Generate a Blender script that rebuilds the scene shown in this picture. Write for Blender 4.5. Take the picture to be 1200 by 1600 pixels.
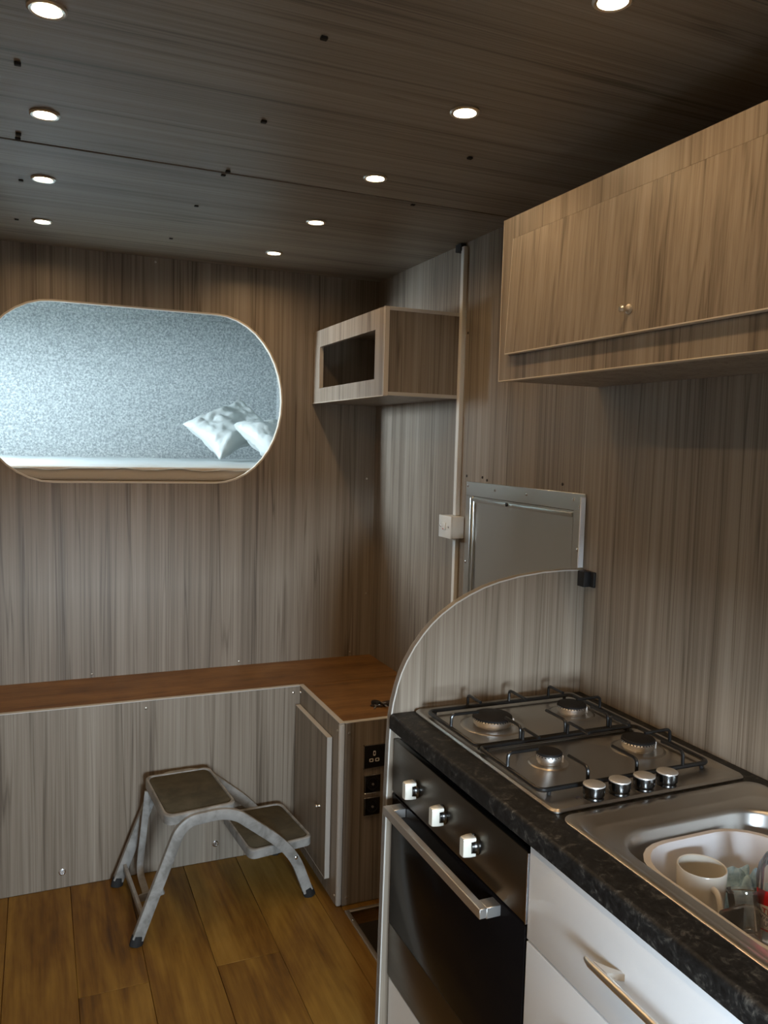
import bpy, bmesh, math, random
from mathutils import Vector, Matrix, noise

for o in list(bpy.data.objects):
    bpy.data.objects.remove(o, do_unlink=True)
scene = bpy.context.scene
COL = scene.collection
random.seed(7)

# ------------------------------------------------------------------ camera
cam_data = bpy.data.cameras.new('camera')
cam = bpy.data.objects.new('camera', cam_data)
COL.objects.link(cam)
cam_data.sensor_fit = 'AUTO'
cam_data.sensor_width = 36.0
cam_data.lens = 1261.88 / 1600.0 * 36.0
cam_data.clip_start = 0.02
RX = Vector((0.9193757, -0.39254143, 0.02568154))
DN = Vector((-0.00934958, -0.08707019, -0.9961583))
FW = Vector((0.39326951, 0.91560363, -0.08372031))
m = Matrix.Identity(4)
for i in range(3):
    m[i][0] = RX[i]; m[i][1] = -DN[i]; m[i][2] = -FW[i]
m.translation = Vector((0, 0, 1.55))
cam.matrix_world = m
scene.camera = cam

# ------------------------------------------------------------------ world, daylight, exposure
world = bpy.data.worlds.new('overcast_sky'); scene.world = world
world.use_nodes = True
bg = world.node_tree.nodes['Background']
bg.inputs[0].default_value = (0.74, 0.88, 1.0, 1)
bg.inputs[1].default_value = 140.0
ASSUMED_OPENING = (0.12, 0.56, 0.80, 1.18)          # assumed opening behind the camera, sized by the daylight it lets in: x0 x1 z0 z1
YR = -0.60
def sky_portal(name, loc, rot, sx, sy):
    pl = bpy.data.lights.new(name, 'AREA')
    pl.shape = 'RECTANGLE'; pl.size = sx; pl.size_y = sy
    pl.cycles.is_portal = True               # emits nothing: only guides sampling of the sky
    po = bpy.data.objects.new(name, pl); COL.objects.link(po)
    po.location = loc; po.rotation_euler = rot
sky_portal('assumed_opening_sky_offscreen', ((ASSUMED_OPENING[0]+ASSUMED_OPENING[1])/2, YR-0.035, (ASSUMED_OPENING[2]+ASSUMED_OPENING[3])/2), (math.radians(90), 0, 0), ASSUMED_OPENING[1]-ASSUMED_OPENING[0], ASSUMED_OPENING[3]-ASSUMED_OPENING[2])
ASSUMED_BERTH_OPENING = (3.45, 3.85, 1.72, 2.08)              # assumed, unseen sky opening added to light the berth: y0 y1 z0 z1
sky_portal('assumed_berth_opening_offscreen', (-1.005, (ASSUMED_BERTH_OPENING[0]+ASSUMED_BERTH_OPENING[1])/2, (ASSUMED_BERTH_OPENING[2]+ASSUMED_BERTH_OPENING[3])/2), (0, math.radians(-90), 0), ASSUMED_BERTH_OPENING[3]-ASSUMED_BERTH_OPENING[2], ASSUMED_BERTH_OPENING[1]-ASSUMED_BERTH_OPENING[0])
SPOT_W = 1.0
SPOT_C = (1.0, 0.64, 0.32)
scene.view_settings.view_transform = 'Standard'
scene.view_settings.look = 'None'
scene.view_settings.exposure = 0.0
scene.view_settings.gamma = 1.0
scene.view_settings.use_curve_mapping = False

# ------------------------------------------------------------------ materials
MATS = {}
def newmat(name):
    m = bpy.data.materials.new(name); m.use_nodes = True
    MATS[name] = m
    return m, m.node_tree.nodes, m.node_tree.links, m.node_tree.nodes['Principled BSDF']
def plain(name, col, rough=0.5, metal=0.0, **kw):
    m, n, l, b = newmat(name)
    b.inputs['Base Color'].default_value = (*col, 1)
    b.inputs['Roughness'].default_value = rough
    b.inputs['Metallic'].default_value = metal
    for k, v in kw.items():
        b.inputs[k.replace('_', ' ')].default_value = v
    return m
def mth(n, l, op, a, b=None, c=None):
    q = n.new('ShaderNodeMath'); q.operation = op
    for i, v in enumerate((a, b, c)):
        if v is None: continue
        if isinstance(v, (int, float)): q.inputs[i].default_value = v
        else: l.new(v, q.inputs[i])
    return q.outputs[0]
def noise_node(n, l, vec, scale=1.0, detail=3.0, rough=0.55, dist=0.0):
    q = n.new('ShaderNodeTexNoise')
    q.inputs['Scale'].default_value = scale; q.inputs['Detail'].default_value = detail
    q.inputs['Roughness'].default_value = rough; q.inputs['Distortion'].default_value = dist
    l.new(vec, q.inputs['Vector'])
    return q.outputs['Fac']
def ramp(n, l, fac, stops):
    q = n.new('ShaderNodeValToRGB')
    e = q.color_ramp.elements
    while len(e) < len(stops): e.new(0.5)
    for i, (p, c) in enumerate(stops):
        e[i].position = p; e[i].color = (*c, 1) if len(c) == 3 else c
    l.new(fac, q.inputs[0])
    return q.outputs[0]
def position(n, l, scale, per_object=True):
    g = n.new('ShaderNodeNewGeometry')
    v = g.outputs['Position']
    if per_object:
        oi = n.new('ShaderNodeObjectInfo')
        add = n.new('ShaderNodeVectorMath'); add.operation = 'ADD'
        cx = n.new('ShaderNodeCombineXYZ')
        r = mth(n, l, 'MULTIPLY', oi.outputs['Random'], 7.0)
        l.new(r, cx.inputs[0]); l.new(r, cx.inputs[1]); l.new(r, cx.inputs[2])
        l.new(v, add.inputs[0]); l.new(cx.outputs[0], add.inputs[1]); v = add.outputs[0]
    out = []
    for s in scale:
        mp = n.new('ShaderNodeVectorMath'); mp.operation = 'MULTIPLY'
        l.new(v, mp.inputs[0]); mp.inputs[1].default_value = s
        out.append(mp.outputs[0])
    return out
def laminate(name, axis=2, dark=(0.118, 0.093, 0.068), mid=(0.235, 0.195, 0.150), light=(0.330, 0.285, 0.230), rough=0.42):
    """printed wood laminate: grain runs along the given world axis"""
    m, n, l, b = newmat(name)
    zs = .55
    def sc(a, g): g = g*zs; return tuple(g if i == axis else a for i in range(3))
    p1, p2, p3, p4 = position(n, l, (sc(15, 0.7), sc(95, 1.5), sc(330, 5.0), sc(21, 0.8)))
    n1 = noise_node(n, l, p1, 1, 3, .5, .35)
    n2 = noise_node(n, l, p2, 1, 3, .6, .25)
    n3 = noise_node(n, l, p3, 1, 2, .5)
    n4 = noise_node(n, l, p4, 1, 2, .5, .5)
    # thin dark vein lines at the level sets of n4
    d = mth(n, l, 'ABSOLUTE', mth(n, l, 'SUBTRACT', n4, 0.5))
    vein = mth(n, l, 'SUBTRACT', 1.0, mth(n, l, 'MULTIPLY', d, 34.0)); 
    vein = mth(n, l, 'MAXIMUM', vein, 0.0)
    f = mth(n, l, 'ADD', mth(n, l, 'MULTIPLY', n1, 0.42), mth(n, l, 'MULTIPLY', n2, 0.45))
    f = mth(n, l, 'ADD', f, mth(n, l, 'MULTIPLY', n3, 0.24))
    f = mth(n, l, 'SUBTRACT', f, mth(n, l, 'MULTIPLY', vein, 0.13))
    c = ramp(n, l, f, ((0.36, dark), (0.53, mid), (0.72, light)))
    l.new(c, b.inputs['Base Color'])
    b.inputs['Roughness'].default_value = rough
    b.inputs['Specular IOR Level'].default_value = 0.35
    return m
laminate('laminate')
laminate('laminate_ceiling', axis=0)

def oak(name):
    m, n, l, b = newmat(name)
    p1, p2, p3 = position(n, l, ((9, 1.3, 9), (70, 3, 70), (14, 4.0, 14)))
    n1 = noise_node(n, l, p1, 1, 4, .6, .8)
    n2 = noise_node(n, l, p2, 1, 3, .6)
    n3 = noise_node(n, l, p3, 1, 3, .6, .6)
    f = mth(n, l, 'ADD', mth(n, l, 'MULTIPLY', n1, .6), mth(n, l, 'MULTIPLY', n2, .25))
    f = mth(n, l, 'ADD', f, mth(n, l, 'MULTIPLY', n3, .2))
    oi = n.new('ShaderNodeObjectInfo')
    f = mth(n, l, 'ADD', f, mth(n, l, 'MULTIPLY', mth(n, l, 'SUBTRACT', oi.outputs['Random'], .5), .10))
    c = ramp(n, l, f, ((0.34, (0.055, 0.023, 0.005)), (0.46, (0.145, 0.068, 0.010)), (0.58, (0.225, 0.120, 0.020)), (0.72, (0.30, 0.172, 0.036))))
    l.new(c, b.inputs['Base Color']); b.inputs['Roughness'].default_value = 0.5
    b.inputs['Specular IOR Level'].default_value = 0.3
    return m
oak('oak_plank')
def plywood(name, axis=0):
    m, n, l, b = newmat(name)
    s = lambda a, g: tuple(g if i == axis else a for i in range(3))
    p1, p2, p3 = position(n, l, (s(14, 2.2), s(120, 6), (9, 9, 9)))
    n1 = noise_node(n, l, p1, 1, 4, .6, .7); n2 = noise_node(n, l, p2, 1, 3, .6); n3 = noise_node(n, l, p3, 1, 4, .6, .5)
    f = mth(n, l, 'ADD', mth(n, l, 'MULTIPLY', n1, .5), mth(n, l, 'MULTIPLY', n2, .2))
    f = mth(n, l, 'ADD', f, mth(n, l, 'MULTIPLY', n3, .3))
    c = ramp(n, l, f, ((0.30, (0.07, 0.027, 0.007)), (0.48, (0.190, 0.088, 0.022)), (0.66, (0.29, 0.145, 0.042))))
    l.new(c, b.inputs['Base Color']); b.inputs['Roughness'].default_value = 0.5
    return m
plywood('plywood')
def speckle(name, base, lite, dark, scale, rough=.9, bump=0.0):
    m, n, l, b = newmat(name)
    p, = position(n, l, ((scale,)*3,), False)
    n1 = noise_node(n, l, p, 1, 3, .65, .4)
    c = ramp(n, l, n1, ((0.36, dark), (0.5, base), (0.66, lite)))
    l.new(c, b.inputs['Base Color']); b.inputs['Roughness'].default_value = rough
    if bump:
        bp = n.new('ShaderNodeBump'); bp.inputs['Strength'].default_value = bump; bp.inputs['Distance'].default_value = .003
        l.new(n1, bp.inputs['Height']); l.new(bp.outputs[0], b.inputs['Normal'])
    return m
speckle('carpet_lining', (.36, .395, .395), (.54, .575, .565), (.235, .262, .265), 90, .95, .4)
def granite():
    m, n, l, b = newmat('black_worktop')
    p1, p2 = position(n, l, ((38,)*3, (160,)*3), False)
    n1 = noise_node(n, l, p1, 1, 5, .7, 1.2); n2 = noise_node(n, l, p2, 1, 3, .6)
    f = mth(n, l, 'ADD', mth(n, l, 'MULTIPLY', n1, .75), mth(n, l, 'MULTIPLY', n2, .25))
    c = ramp(n, l, f, ((0.40, (.006, .006, .006)), (0.54, (.016, .016, .016)), (0.63, (.06, .058, .052)), (0.72, (.20, .19, .17))))
    l.new(c, b.inputs['Base Color']); b.inputs['Roughness'].default_value = .45; b.inputs['Specular IOR Level'].default_value = .22
granite()
def brushed(name, col, rough, axis, amount=.12, scale=300):
    m, n, l, b = newmat(name)
    s = tuple(4 if i == axis else scale for i in range(3))
    p, q = position(n, l, (s, (7, 7, 7)), False)
    n1 = noise_node(n, l, p, 1, 2, .5); n2 = noise_node(n, l, q, 1, 4, .6)
    f = mth(n, l, 'ADD', mth(n, l, 'MULTIPLY', n1, .5), mth(n, l, 'MULTIPLY', n2, .5))
    r = mth(n, l, 'ADD', rough - amount/2, mth(n, l, 'MULTIPLY', f, amount))
    l.new(r, b.inputs['Roughness'])
    b.inputs['Base Color'].default_value = (*col, 1); b.inputs['Metallic'].default_value = 1.0
    return m
brushed('steel_hob', (.46, .43, .39), .32, 0)
brushed('steel_sink', (.62, .61, .59), .30, 1, .10)
brushed('steel_oven', (.14, .125, .105), .32, 1)
brushed('aluminium_sheet', (.62, .62, .58), .30, 2, .12)
brushed('aluminium_cast', (.75, .74, .72), .38, 2)
plain('chrome', (.8, .8, .8), .12, 1.0)
plain('satin_nickel', (.74, .71, .66), .28, 1.0)
plain('knob_top', (.80, .79, .77), .38, .85)
plain('dark_chrome', (.085, .085, .085), .22, 1.0)
plain('oven_knob', (.74, .73, .66), .30, .35)
plain('black_enamel', (.009, .009, .009), .28)
plain('black_burner', (.010, .009, .009), .6, 0.0, Specular_IOR_Level=.2)
plain('black_plastic', (.012, .012, .012), .45)
plain('oven_glass', (.005, .004, .004), .16, 0.0, Specular_IOR_Level=.05)
plain('white_gloss', (.82, .85, .88), .22)
plain('white_plinth', (.72, .70, .66), .4)
plain('white_plastic', (.72, .71, .66), .38)
plain('edging', (.52, .50, .46), .45)
plain('edging_warm', (.60, .54, .45), .45)
plain('mug_glaze', (.62, .60, .54), .18)
plain('bowl_plastic', (.62, .62, .65), .35)
plain('rubber', (.008, .008, .008), .7)
plain('dark_void', (.012, .010, .008), .8)
plain('well_lining', (.10, .085, .07), .8)
plain('mattress_side', (.46, .41, .34), .9)
plain('sheet_white', (.60, .64, .63), .45)
plain('pillow_plastic', (.58, .62, .60), .34)
plain('red_print', (.75, .02, .025), .35)
plain('label_white', (.80, .78, .75), .4)
plain('print_dark', (.05, .05, .09), .5)
plain('print_red', (.45, .06, .05), .5)
plain('print_grey', (.42, .43, .45), .5)
plain('leather', (.03, .02, .015), .6)
plain('asphalt', (.05, .05, .05), .9)
speckle('grey_metal_paint', (.27, .265, .25), (.33, .325, .31), (.18, .175, .16), 16, .45)
speckle('tread_rubber', (.065, .057, .034), (.085, .074, .047), (.046, .040, .024), 14, .9)
speckle('blue_cloth', (.30, .47, .62), (.40, .58, .70), (.20, .34, .48), 60, .9)
def clear(name, col=(1, 1, 1), rough=.03, milk=.06):
    m, n, l, b = newmat(name)
    out = n['Material Output']
    gl = n.new('ShaderNodeBsdfGlossy'); gl.inputs['Roughness'].default_value = rough
    tr = n.new('ShaderNodeBsdfTransparent'); tr.inputs[0].default_value = (*col, 1)
    fr = n.new('ShaderNodeFresnel'); fr.inputs[0].default_value = 1.5
    mix = n.new('ShaderNodeMixShader')
    l.new(fr.outputs[0], mix.inputs[0]); l.new(tr.outputs[0], mix.inputs[1]); l.new(gl.outputs[0], mix.inputs[2])
    df = n.new('ShaderNodeBsdfDiffuse'); df.inputs[0].default_value = (.8, .82, .84, 1)
    mx2 = n.new('ShaderNodeMixShader'); mx2.inputs[0].default_value = milk
    l.new(mix.outputs[0], mx2.inputs[1]); l.new(df.outputs[0], mx2.inputs[2])
    l.new(mx2.outputs[0], out.inputs[0])
    return m
clear('clear_plastic', (.975, .98, .985), .05)
def emitter(name, col, s):
    m, n, l, b = newmat(name)
    b.inputs['Base Color'].default_value = (1, 1, 1, 1)
    b.inputs['Emission Color'].default_value = (*col, 1); b.inputs['Emission Strength'].default_value = s
emitter('lamp_lens', (1.0, .80, .52), 30.0)

# ------------------------------------------------------------------ geometry helpers
class G:
    """collects faces in world coordinates"""
    def __init__(s): s.v = []; s.f = []
    def add(s, v, f):
        o = len(s.v); s.v += [tuple(p) for p in v]; s.f += [tuple(i+o for i in q) for q in f]; return s
    def box(s, x0, x1, y0, y1, z0, z1, bev=0.0, seg=2, mat=None):
        bm = bmesh.new(); bmesh.ops.create_cube(bm, size=1)
        for v in bm.verts:
            v.co = Vector(((x0+x1)/2+v.co.x*(x1-x0), (y0+y1)/2+v.co.y*(y1-y0), (z0+z1)/2+v.co.z*(z1-z0)))
        if bev > 0:
            bmesh.ops.bevel(bm, geom=bm.edges[:], offset=bev, segments=seg, affect='EDGES', profile=.5)
        return s.bm(bm, mat)
    def bm(s, bm, mat=None):
        bm.verts.index_update()
        v = [(mat @ w.co) if mat else w.co.copy() for w in bm.verts]
        f = [[w.index for w in q.verts] for q in bm.faces]
        bm.free(); return s.add(v, f)
    def loft(s, loops, cap0=False, cap1=False, closed=True):
        n = len(loops[0]); v = [p for lp in loops for p in lp]; f = []
        for a in range(len(loops)-1):
            for i in range(n if closed else n-1):
                j = (i+1) % n
                f.append((a*n+i, a*n+j, (a+1)*n+j, (a+1)*n+i))
        if cap0: f.append(tuple(range(n-1, -1, -1)))
        if cap1: f.append(tuple((len(loops)-1)*n+i for i in range(n)))
        return s.add(v, f)
    def lathe(s, prof, c=(0, 0, 0), ax=(0, 0, 1), seg=32, cap0=True, cap1=True):
        ax = Vector(ax).normalized(); c = Vector(c)
        t = Vector((1, 0, 0)) if abs(ax.x) < .9 else Vector((0, 1, 0))
        u = ax.cross(t).normalized(); w = ax.cross(u)
        loops = [[c+ax*h+(u*math.cos(2*math.pi*i/seg)+w*math.sin(2*math.pi*i/seg))*r for i in range(seg)] for r, h in prof]
        return s.loft(loops, cap0, cap1)
    def tube(s, path, r, seg=10, closed=False, flat=1.0, up=None, square=False):
        P = [Vector(p) for p in path]; n = len(P); loops = []
        ref = None
        for i, p in enumerate(P):
            a = P[(i-1) % n] if (closed or i > 0) else p
            b = P[(i+1) % n] if (closed or i < n-1) else p
            t = (b-a).normalized()
            if up is not None:
                u = (Vector(up)-t*t.dot(Vector(up))).normalized()
            else:
                if ref is None:
                    q = Vector((0, 0, 1)) if abs(t.z) < .9 else Vector((1, 0, 0))
                    ref = q
                u = (ref-t*t.dot(ref)).normalized(); ref = u
            w = t.cross(u)
            rr = r[i] if isinstance(r, (list, tuple)) else r
            if square:
                c = .78
                pts = ((1, c), (c, 1), (-c, 1), (-1, c), (-1, -c), (-c, -1), (c, -1), (1, -c))
                loops.append([p+u*rr*a_*1.0+w*rr*b_*flat for a_, b_ in pts])
            else:
                loops.append([p+u*rr*math.cos(2*math.pi*k/seg)+w*rr*flat*math.sin(2*math.pi*k/seg) for k in range(seg)])
        if closed: loops.append(loops[0])
        return s.loft(loops, not closed, not closed)
    def prism(s, poly, fn, d0, d1):
        """poly 2-D points mapped through fn(a,b,d)"""
        return s.loft([[fn(a, b, d0) for a, b in poly], [fn(a, b, d1) for a, b in poly]], True, True)

def rrect(x0, x1, y0, y1, z, r, n=6):
    pts = []
    r = min(r, (x1-x0)/2-1e-4, (y1-y0)/2-1e-4)
    for cx, cy, a0 in ((x1-r, y1-r, 0), (x0+r, y1-r, 90), (x0+r, y0+r, 180), (x1-r, y0+r, 270)):
        for k in range(n+1):
            a = math.radians(a0+90*k/n)
            pts.append(Vector((cx+r*math.cos(a), cy+r*math.sin(a), z)))
    return pts
def arc_path(pts, r, n=5):
    """round the inner corners of a polyline"""
    P = [Vector(p) for p in pts]; out = [P[0]]
    for i in range(1, len(P)-1):
        a = (P[i-1]-P[i]); b = (P[i+1]-P[i])
        d = min(r, a.length*.48, b.length*.48)
        A = P[i]+a.normalized()*d; B = P[i]+b.normalized()*d
        for k in range(n+1):
            t = k/n
            out.append(A*(1-t)**2+P[i]*2*t*(1-t)+B*t*t)
    out.append(P[-1]); return out

def link(name, g, mat, parent=None, origin=None, smooth=40):
    """one mesh object; origin: world point its local frame sits at (a child takes its parent's)"""
    if parent is not None:
        o3 = Vector(parent['_o']) if '_o' in parent else Vector((0, 0, 0))
    else:
        o3 = Vector(origin) if origin is not None else Vector((0, 0, 0))
    me = bpy.data.meshes.new(name)
    me.from_pydata([tuple(Vector(p)-o3) for p in g.v], [], g.f)
    bm = bmesh.new(); bm.from_mesh(me)
    bmesh.ops.recalc_face_normals(bm, faces=bm.faces[:]); bm.to_mesh(me); bm.free()
    me.materials.append(MATS[mat] if isinstance(mat, str) else mat)
    if smooth:
        me.polygons.foreach_set('use_smooth', [True]*len(me.polygons))
        me.set_sharp_from_angle(angle=math.radians(smooth))
    ob = bpy.data.objects.new(name, me); COL.objects.link(ob)
    if parent is not None:
        ob.parent = parent; ob['_o'] = tuple(o3)
    else:
        ob.location = o3; ob['_o'] = tuple(o3)
    return ob
def tag(o, label, cat, group=None):
    o['label'] = label; o['category'] = cat
    if group: o['group'] = group
    return o
def thing(name, label, cat, loc, group=None):
    o = bpy.data.objects.new(name, None); COL.objects.link(o)
    o.location = loc; o['_o'] = tuple(loc); o.empty_display_size = .05
    return tag(o, label, cat, group)
def struct(o): o['kind'] = 'structure'; return o
def B(*a, **k): return G().box(*a, **k)
def screw(parent, c, ax, r=.0045, mat='satin_nickel', name='screw'):
    g = G().lathe([(r, 0), (r*.95, r*.35), (r*.55, r*.6)], c, ax, 10)
    return link(name, g, mat, parent)

# ------------------------------------------------------------------ dimensions
XL, XR = -0.53, 1.335       # side walls
YB = 3.224                  # bulkhead with the oval opening
ZC = 2.235                  # ceiling
YP = 1.742                  # near face of curved partition
XF = 0.788                  # front faces of oven and drawers
ZW = 0.900                  # worktop
ZB = 0.627                  # bench top
YBF = 2.868                 # bench front
XCB = 0.905                 # side of corner cabinet
YCB = 2.425                 # near face of corner cabinet

# ------------------------------------------------------------------ structure: floor
g = G()
g.box(XL-.03, 0.922, YR-.03, YB+.03, -0.05, -0.0125)
g.box(0.922, XR, YR-.03, 1.75, -0.05, -0.0125)
g.box(0.922, XR, 2.385, YB+.03, -0.05, -0.0125)
floor = struct(link('floor', g, 'plywood'))
edges = [XL, -0.299, -0.105, 0.0885, 0.279, 0.4725, 0.664, 0.865]
joints = {0: (0.3, 1.9), 1: (1.2, 2.6), 2: (0.7, 1.96), 3: (0.95, 2.262), 4: (0.5, 1.75), 5: (1.0, 2.263), 6: (0.2, 1.72)}
for i in range(len(edges)-1):
    ys = [YR] + list(joints[i]) + [YBF]
    for a, b in zip(ys[:-1], ys[1:]):
        link('plank', B(edges[i]+.0005, edges[i+1]-.0005, a+.0005, b-.0005, -0.0125, 0.0, bev=.0012, seg=1), 'oak_plank', floor)
link('plank', B(.8655, .9215, YR, 1.9, -.0125, 0, bev=.0012, seg=1), 'oak_plank', floor)
link('plank', B(.8655, .9215, 1.901, YBF, -.0125, 0, bev=.0012, seg=1), 'oak_plank', floor)
link('plank', B(.9225, XR, 2.386, 2.424, -.0125, 0, bev=.0012, seg=1), 'oak_plank', floor)
# sunken step well beside the corner cabinet
g = G()
g.box(.922, XR, 1.75, 2.385, -.205, -.19)
g.box(.917, .922, 1.75, 2.385, -.205, -.0505)
g.box(.922, XR, 2.385, 2.39, -.205, -.0505)
g.box(.922, XR, 1.745, 1.75, -.205, -.0505)
struct(link('floor_well', g, 'well_lining'))
g = G(); g.box(.921, .936, 1.765, 2.392, 0.0005, .004, bev=.001); g.box(.921, .9235, 1.765, 2.385, -.045, .0005)
g.box(.936, 1.33, 2.378, 2.392, 0.0005, .004, bev=.001)
trim = struct(link('trim_1', g, 'aluminium_cast'))
for y in (1.9, 2.11, 2.33): screw(trim, (.929, y, .004), (0, 0, 1), .005, 'chrome')

# ------------------------------------------------------------------ structure: walls
CX0, CX1, WA, WZ, WH = 0.052, 0.650, 0.272, 1.7095, 0.334    # oval opening
def oval(grow=0.0, n=20):
    pts = []
    for cx, a0 in ((CX1, -90), (CX0, 90)):
        for k in range(n+1):
            a = math.radians(a0+180*k/n)
            pts.append((cx+(WA+grow)*math.cos(a), WZ+(WH+grow)*math.sin(a)))
    return pts
def wall_with_hole(y0, y1, x0, x1, z0, z1, hole):
    g = G(); c = Vector(((CX0+CX1)/2, WZ))
    outer = []
    for a, b in hole:
        d = Vector((a, b))-c
        ts = []
        if d.x > 1e-9: ts.append((x1-c.x)/d.x)
        if d.x < -1e-9: ts.append((x0-c.x)/d.x)
        if d.y > 1e-9: ts.append((z1-c.y)/d.y)
        if d.y < -1e-9: ts.append((z0-c.y)/d.y)
        t = min(ts); q = c+d*t; outer.append([q.x, q.y])
    for cx, cz in ((x0, z0), (x0, z1), (x1, z0), (x1, z1)):      # snap the nearest ones to the corners
        i = min(range(len(outer)), key=lambda k: (outer[k][0]-cx)**2+(outer[k][1]-cz)**2); outer[i] = [cx, cz]
    loops = [[Vector((a, y0, b)) for a, b in hole], [Vector((a, y0, b)) for a, b in outer],
             [Vector((a, y1, b)) for a, b in outer], [Vector((a, y1, b)) for a, b in hole]]
    loops.append(loops[0])
    return g.loft(loops)
wb = struct(link('wall_back', wall_with_hole(YB, YB+.018, XL-.45, XR+.03, -.0124, ZC+.03, oval()), 'laminate', smooth=30))
for x, z in ((.183, .642), (.753, .644), (-.40, .643), (1.24, .645), (1.30, 1.40), (.416, 2.215), (1.31, .9)):
    screw(wb, (x, YB, z), (0, -1, 0), .0045)
# pale edging round the oval opening
hl = oval(); h2 = oval(-.006)
g = G().loft([[Vector((a, YB-.0015, b)) for a, b in hl], [Vector((a, YB-.0015, b)) for a, b in h2],
              [Vector((a, YB+.020, b)) for a, b in h2], [Vector((a, YB+.020, b)) for a, b in hl]])
struct(link('window_1', g, 'edging_warm'))
wr = struct(link('wall_right', B(XR, XR+.025, YR-.03, YB+.018, -.21, ZC+.03), 'laminate'))
for y, z in ((2.30, 1.45), (2.405, 1.45), (1.86, 1.452), (2.43, 1.93), (2.27, 1.442)):
    screw(wr, (XR, y, z), (-1, 0, 0), .0045, 'leather')
struct(link('wall_left', B(XL-.025, XL, YR-.03, YB+.018, -.0124, ZC+.03), 'laminate'))
g = G()
x0, x1, z0, z1 = ASSUMED_OPENING
g.box(XL, x0, YR-.03, YR, 0, ZC+.03); g.box(x1, XR, YR-.03, YR, 0, ZC+.03); g.box(x0, x1, YR-.03, YR, z1, ZC+.03); g.box(x0, x1, YR-.03, YR, 0, z0)  # unseen wall, left open at the assumed daylight gap
struct(link('wall_front', g, 'laminate'))
# ceiling sheets, their fixings
ceil = struct(link('ceiling', B(XL-.025, XR+.025, YR-.03, YB+.018, ZC+.0055, ZC+.05), 'plywood'))
for a, b, dz in ((YR, -.2, 0), (-.2, .97, .0005), (.97, 2.134, 0.0), (2.137, YB, -.0022)):
    link('ceiling_sheet', B(XL, XR, a+.0008, b-.0008, ZC+dz, ZC+.0055), 'laminate_ceiling', ceil)
for x, y in ((.452, 1.362), (.452, 1.76), (.452, 2.118), (.447, 2.150), (.434, 2.463), (.425, 2.895), (-.028, 1.703), (-.034, 2.088),
             (-.036, 2.118), (-.035, 2.45), (-.055, 2.89), (.989, 2.151), (.452, .97), (-.03, 1.3), (.95, 1.75)):
    link('fixing_clip', B(x-.006, x+.006, y-.005, y+.005, ZC-.0055, ZC-.0005 if y < 2.13 else ZC-.0024, bev=.001, seg=1), 'dark_void', ceil)
# sleeping berth behind the oval
YA, XA = 4.72, 1.31
struct(link('wall_berth_back', B(-1.0, XA+.06, YA, YA+.05, 1.2, 2.31), 'carpet_lining'))
struct(link('wall_berth_right', B(XA, XA+.06, YB+.0185, YA, 1.2, 2.31), 'carpet_lining'))
g = G(); y0, y1, z0, z1 = ASSUMED_BERTH_OPENING
g.box(-1.0, -.98, YB+.0185, y0, 1.2, 2.31); g.box(-1.0, -.98, y1, YA, 1.2, 2.31); g.box(-1.0, -.98, y0, y1, 1.2, z0); g.box(-1.0, -.98, y0, y1, z1, 2.31)  # berth wall cut around the added sky opening
struct(link('wall_berth_left', g, 'carpet_lining'))
struct(link('ceiling_berth', B(-1.0, XA+.06, YB+.0185, YA+.02, 2.262, 2.30), 'carpet_lining'))
struct(link('floor_berth', B(-.98, XA, YB+.0185, YA, 1.26, 1.374), 'plywood'))
g = G(); g.box(-.975, XA-.004, YA-.03, YA-.002, 2.225, 2.26, bev=.006)
struct(link('trim_2', g, 'carpet_lining'))
# open ground outside
struct(link('ground', B(-30, 30, -30, YR-.06, -.62, -.6), 'asphalt'))

# ------------------------------------------------------------------ ceiling spotlights
def spot_proto():
    t = thing('ceiling_spotlight', 'x', 'light', (0, 0, 0))
    link('trim_ring', G().lathe([(.031, 0), (.0315, -.003), (.028, -.0055), (.0235, -.0045), (.0225, 0)], (0, 0, 0), (0, 0, 1), 32), 'satin_nickel', t)
    link('lens', G().lathe([(.0222, -.0008), (.0215, -.0032), (.012, -.0042)], (0, 0, 0), (0, 0, 1), 28), 'lamp_lens', t)
    return t
spot_data = bpy.data.lights.new('spot_lamp', 'AREA'); spot_data.shape = 'DISK'; spot_data.size = .042
spot_data.energy = SPOT_W; spot_data.color = SPOT_C; spot_data.spread = math.radians(164)
sp = spot_proto(); first = True
rows = [(.022-.0045*max(0, y-2.4)*6 if False else x, y, w) for x, y, w in
        [(.813, 2.923-.466*k, 0) for k in range(7)] + [(.020, 2.871-.466*k, 1) for k in range(7)]]
LBL = ('%s round ceiling spotlight from the oval bulkhead, in the row beside the kitchen',
       '%s round ceiling spotlight from the oval bulkhead, in the row away from the kitchen')
ORD = ('first', 'second', 'third', 'fourth', 'fifth', 'sixth', 'seventh', 'eighth'); cnt = [0, 0]
for x, y, w in rows:
    if first: o = sp; first = False
    else:
        o = sp.copy(); COL.objects.link(o)
        for ch in list(sp.children):
            c = ch.copy(); COL.objects.link(c); c.parent = o
    x2 = x - (.006*((y-1.5)/.466) if w == 0 and y > 1.6 else 0)
    o.location = (x2, y, ZC-(.0022 if y > 2.137 else 0)); o['_o'] = tuple(o.location)
    cnt[w] += 1
    tag(o, LBL[w] % ORD[cnt[w]-1], 'light', ('ceiling spotlights, kitchen row', 'ceiling spotlights, other row')[w])
    out = y < (1.0 if w == 0 else 1.4)  # spotlights beyond the frame are assumed, continuing the visible rows
    la = bpy.data.objects.new('%s_spot_%s_row%s' % (ORD[cnt[w]-1], ('kitchen', 'other')[w], '_assumed_offscreen' if out else ''), spot_data); COL.objects.link(la); la.location = (x2, y, ZC-.012)

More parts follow.
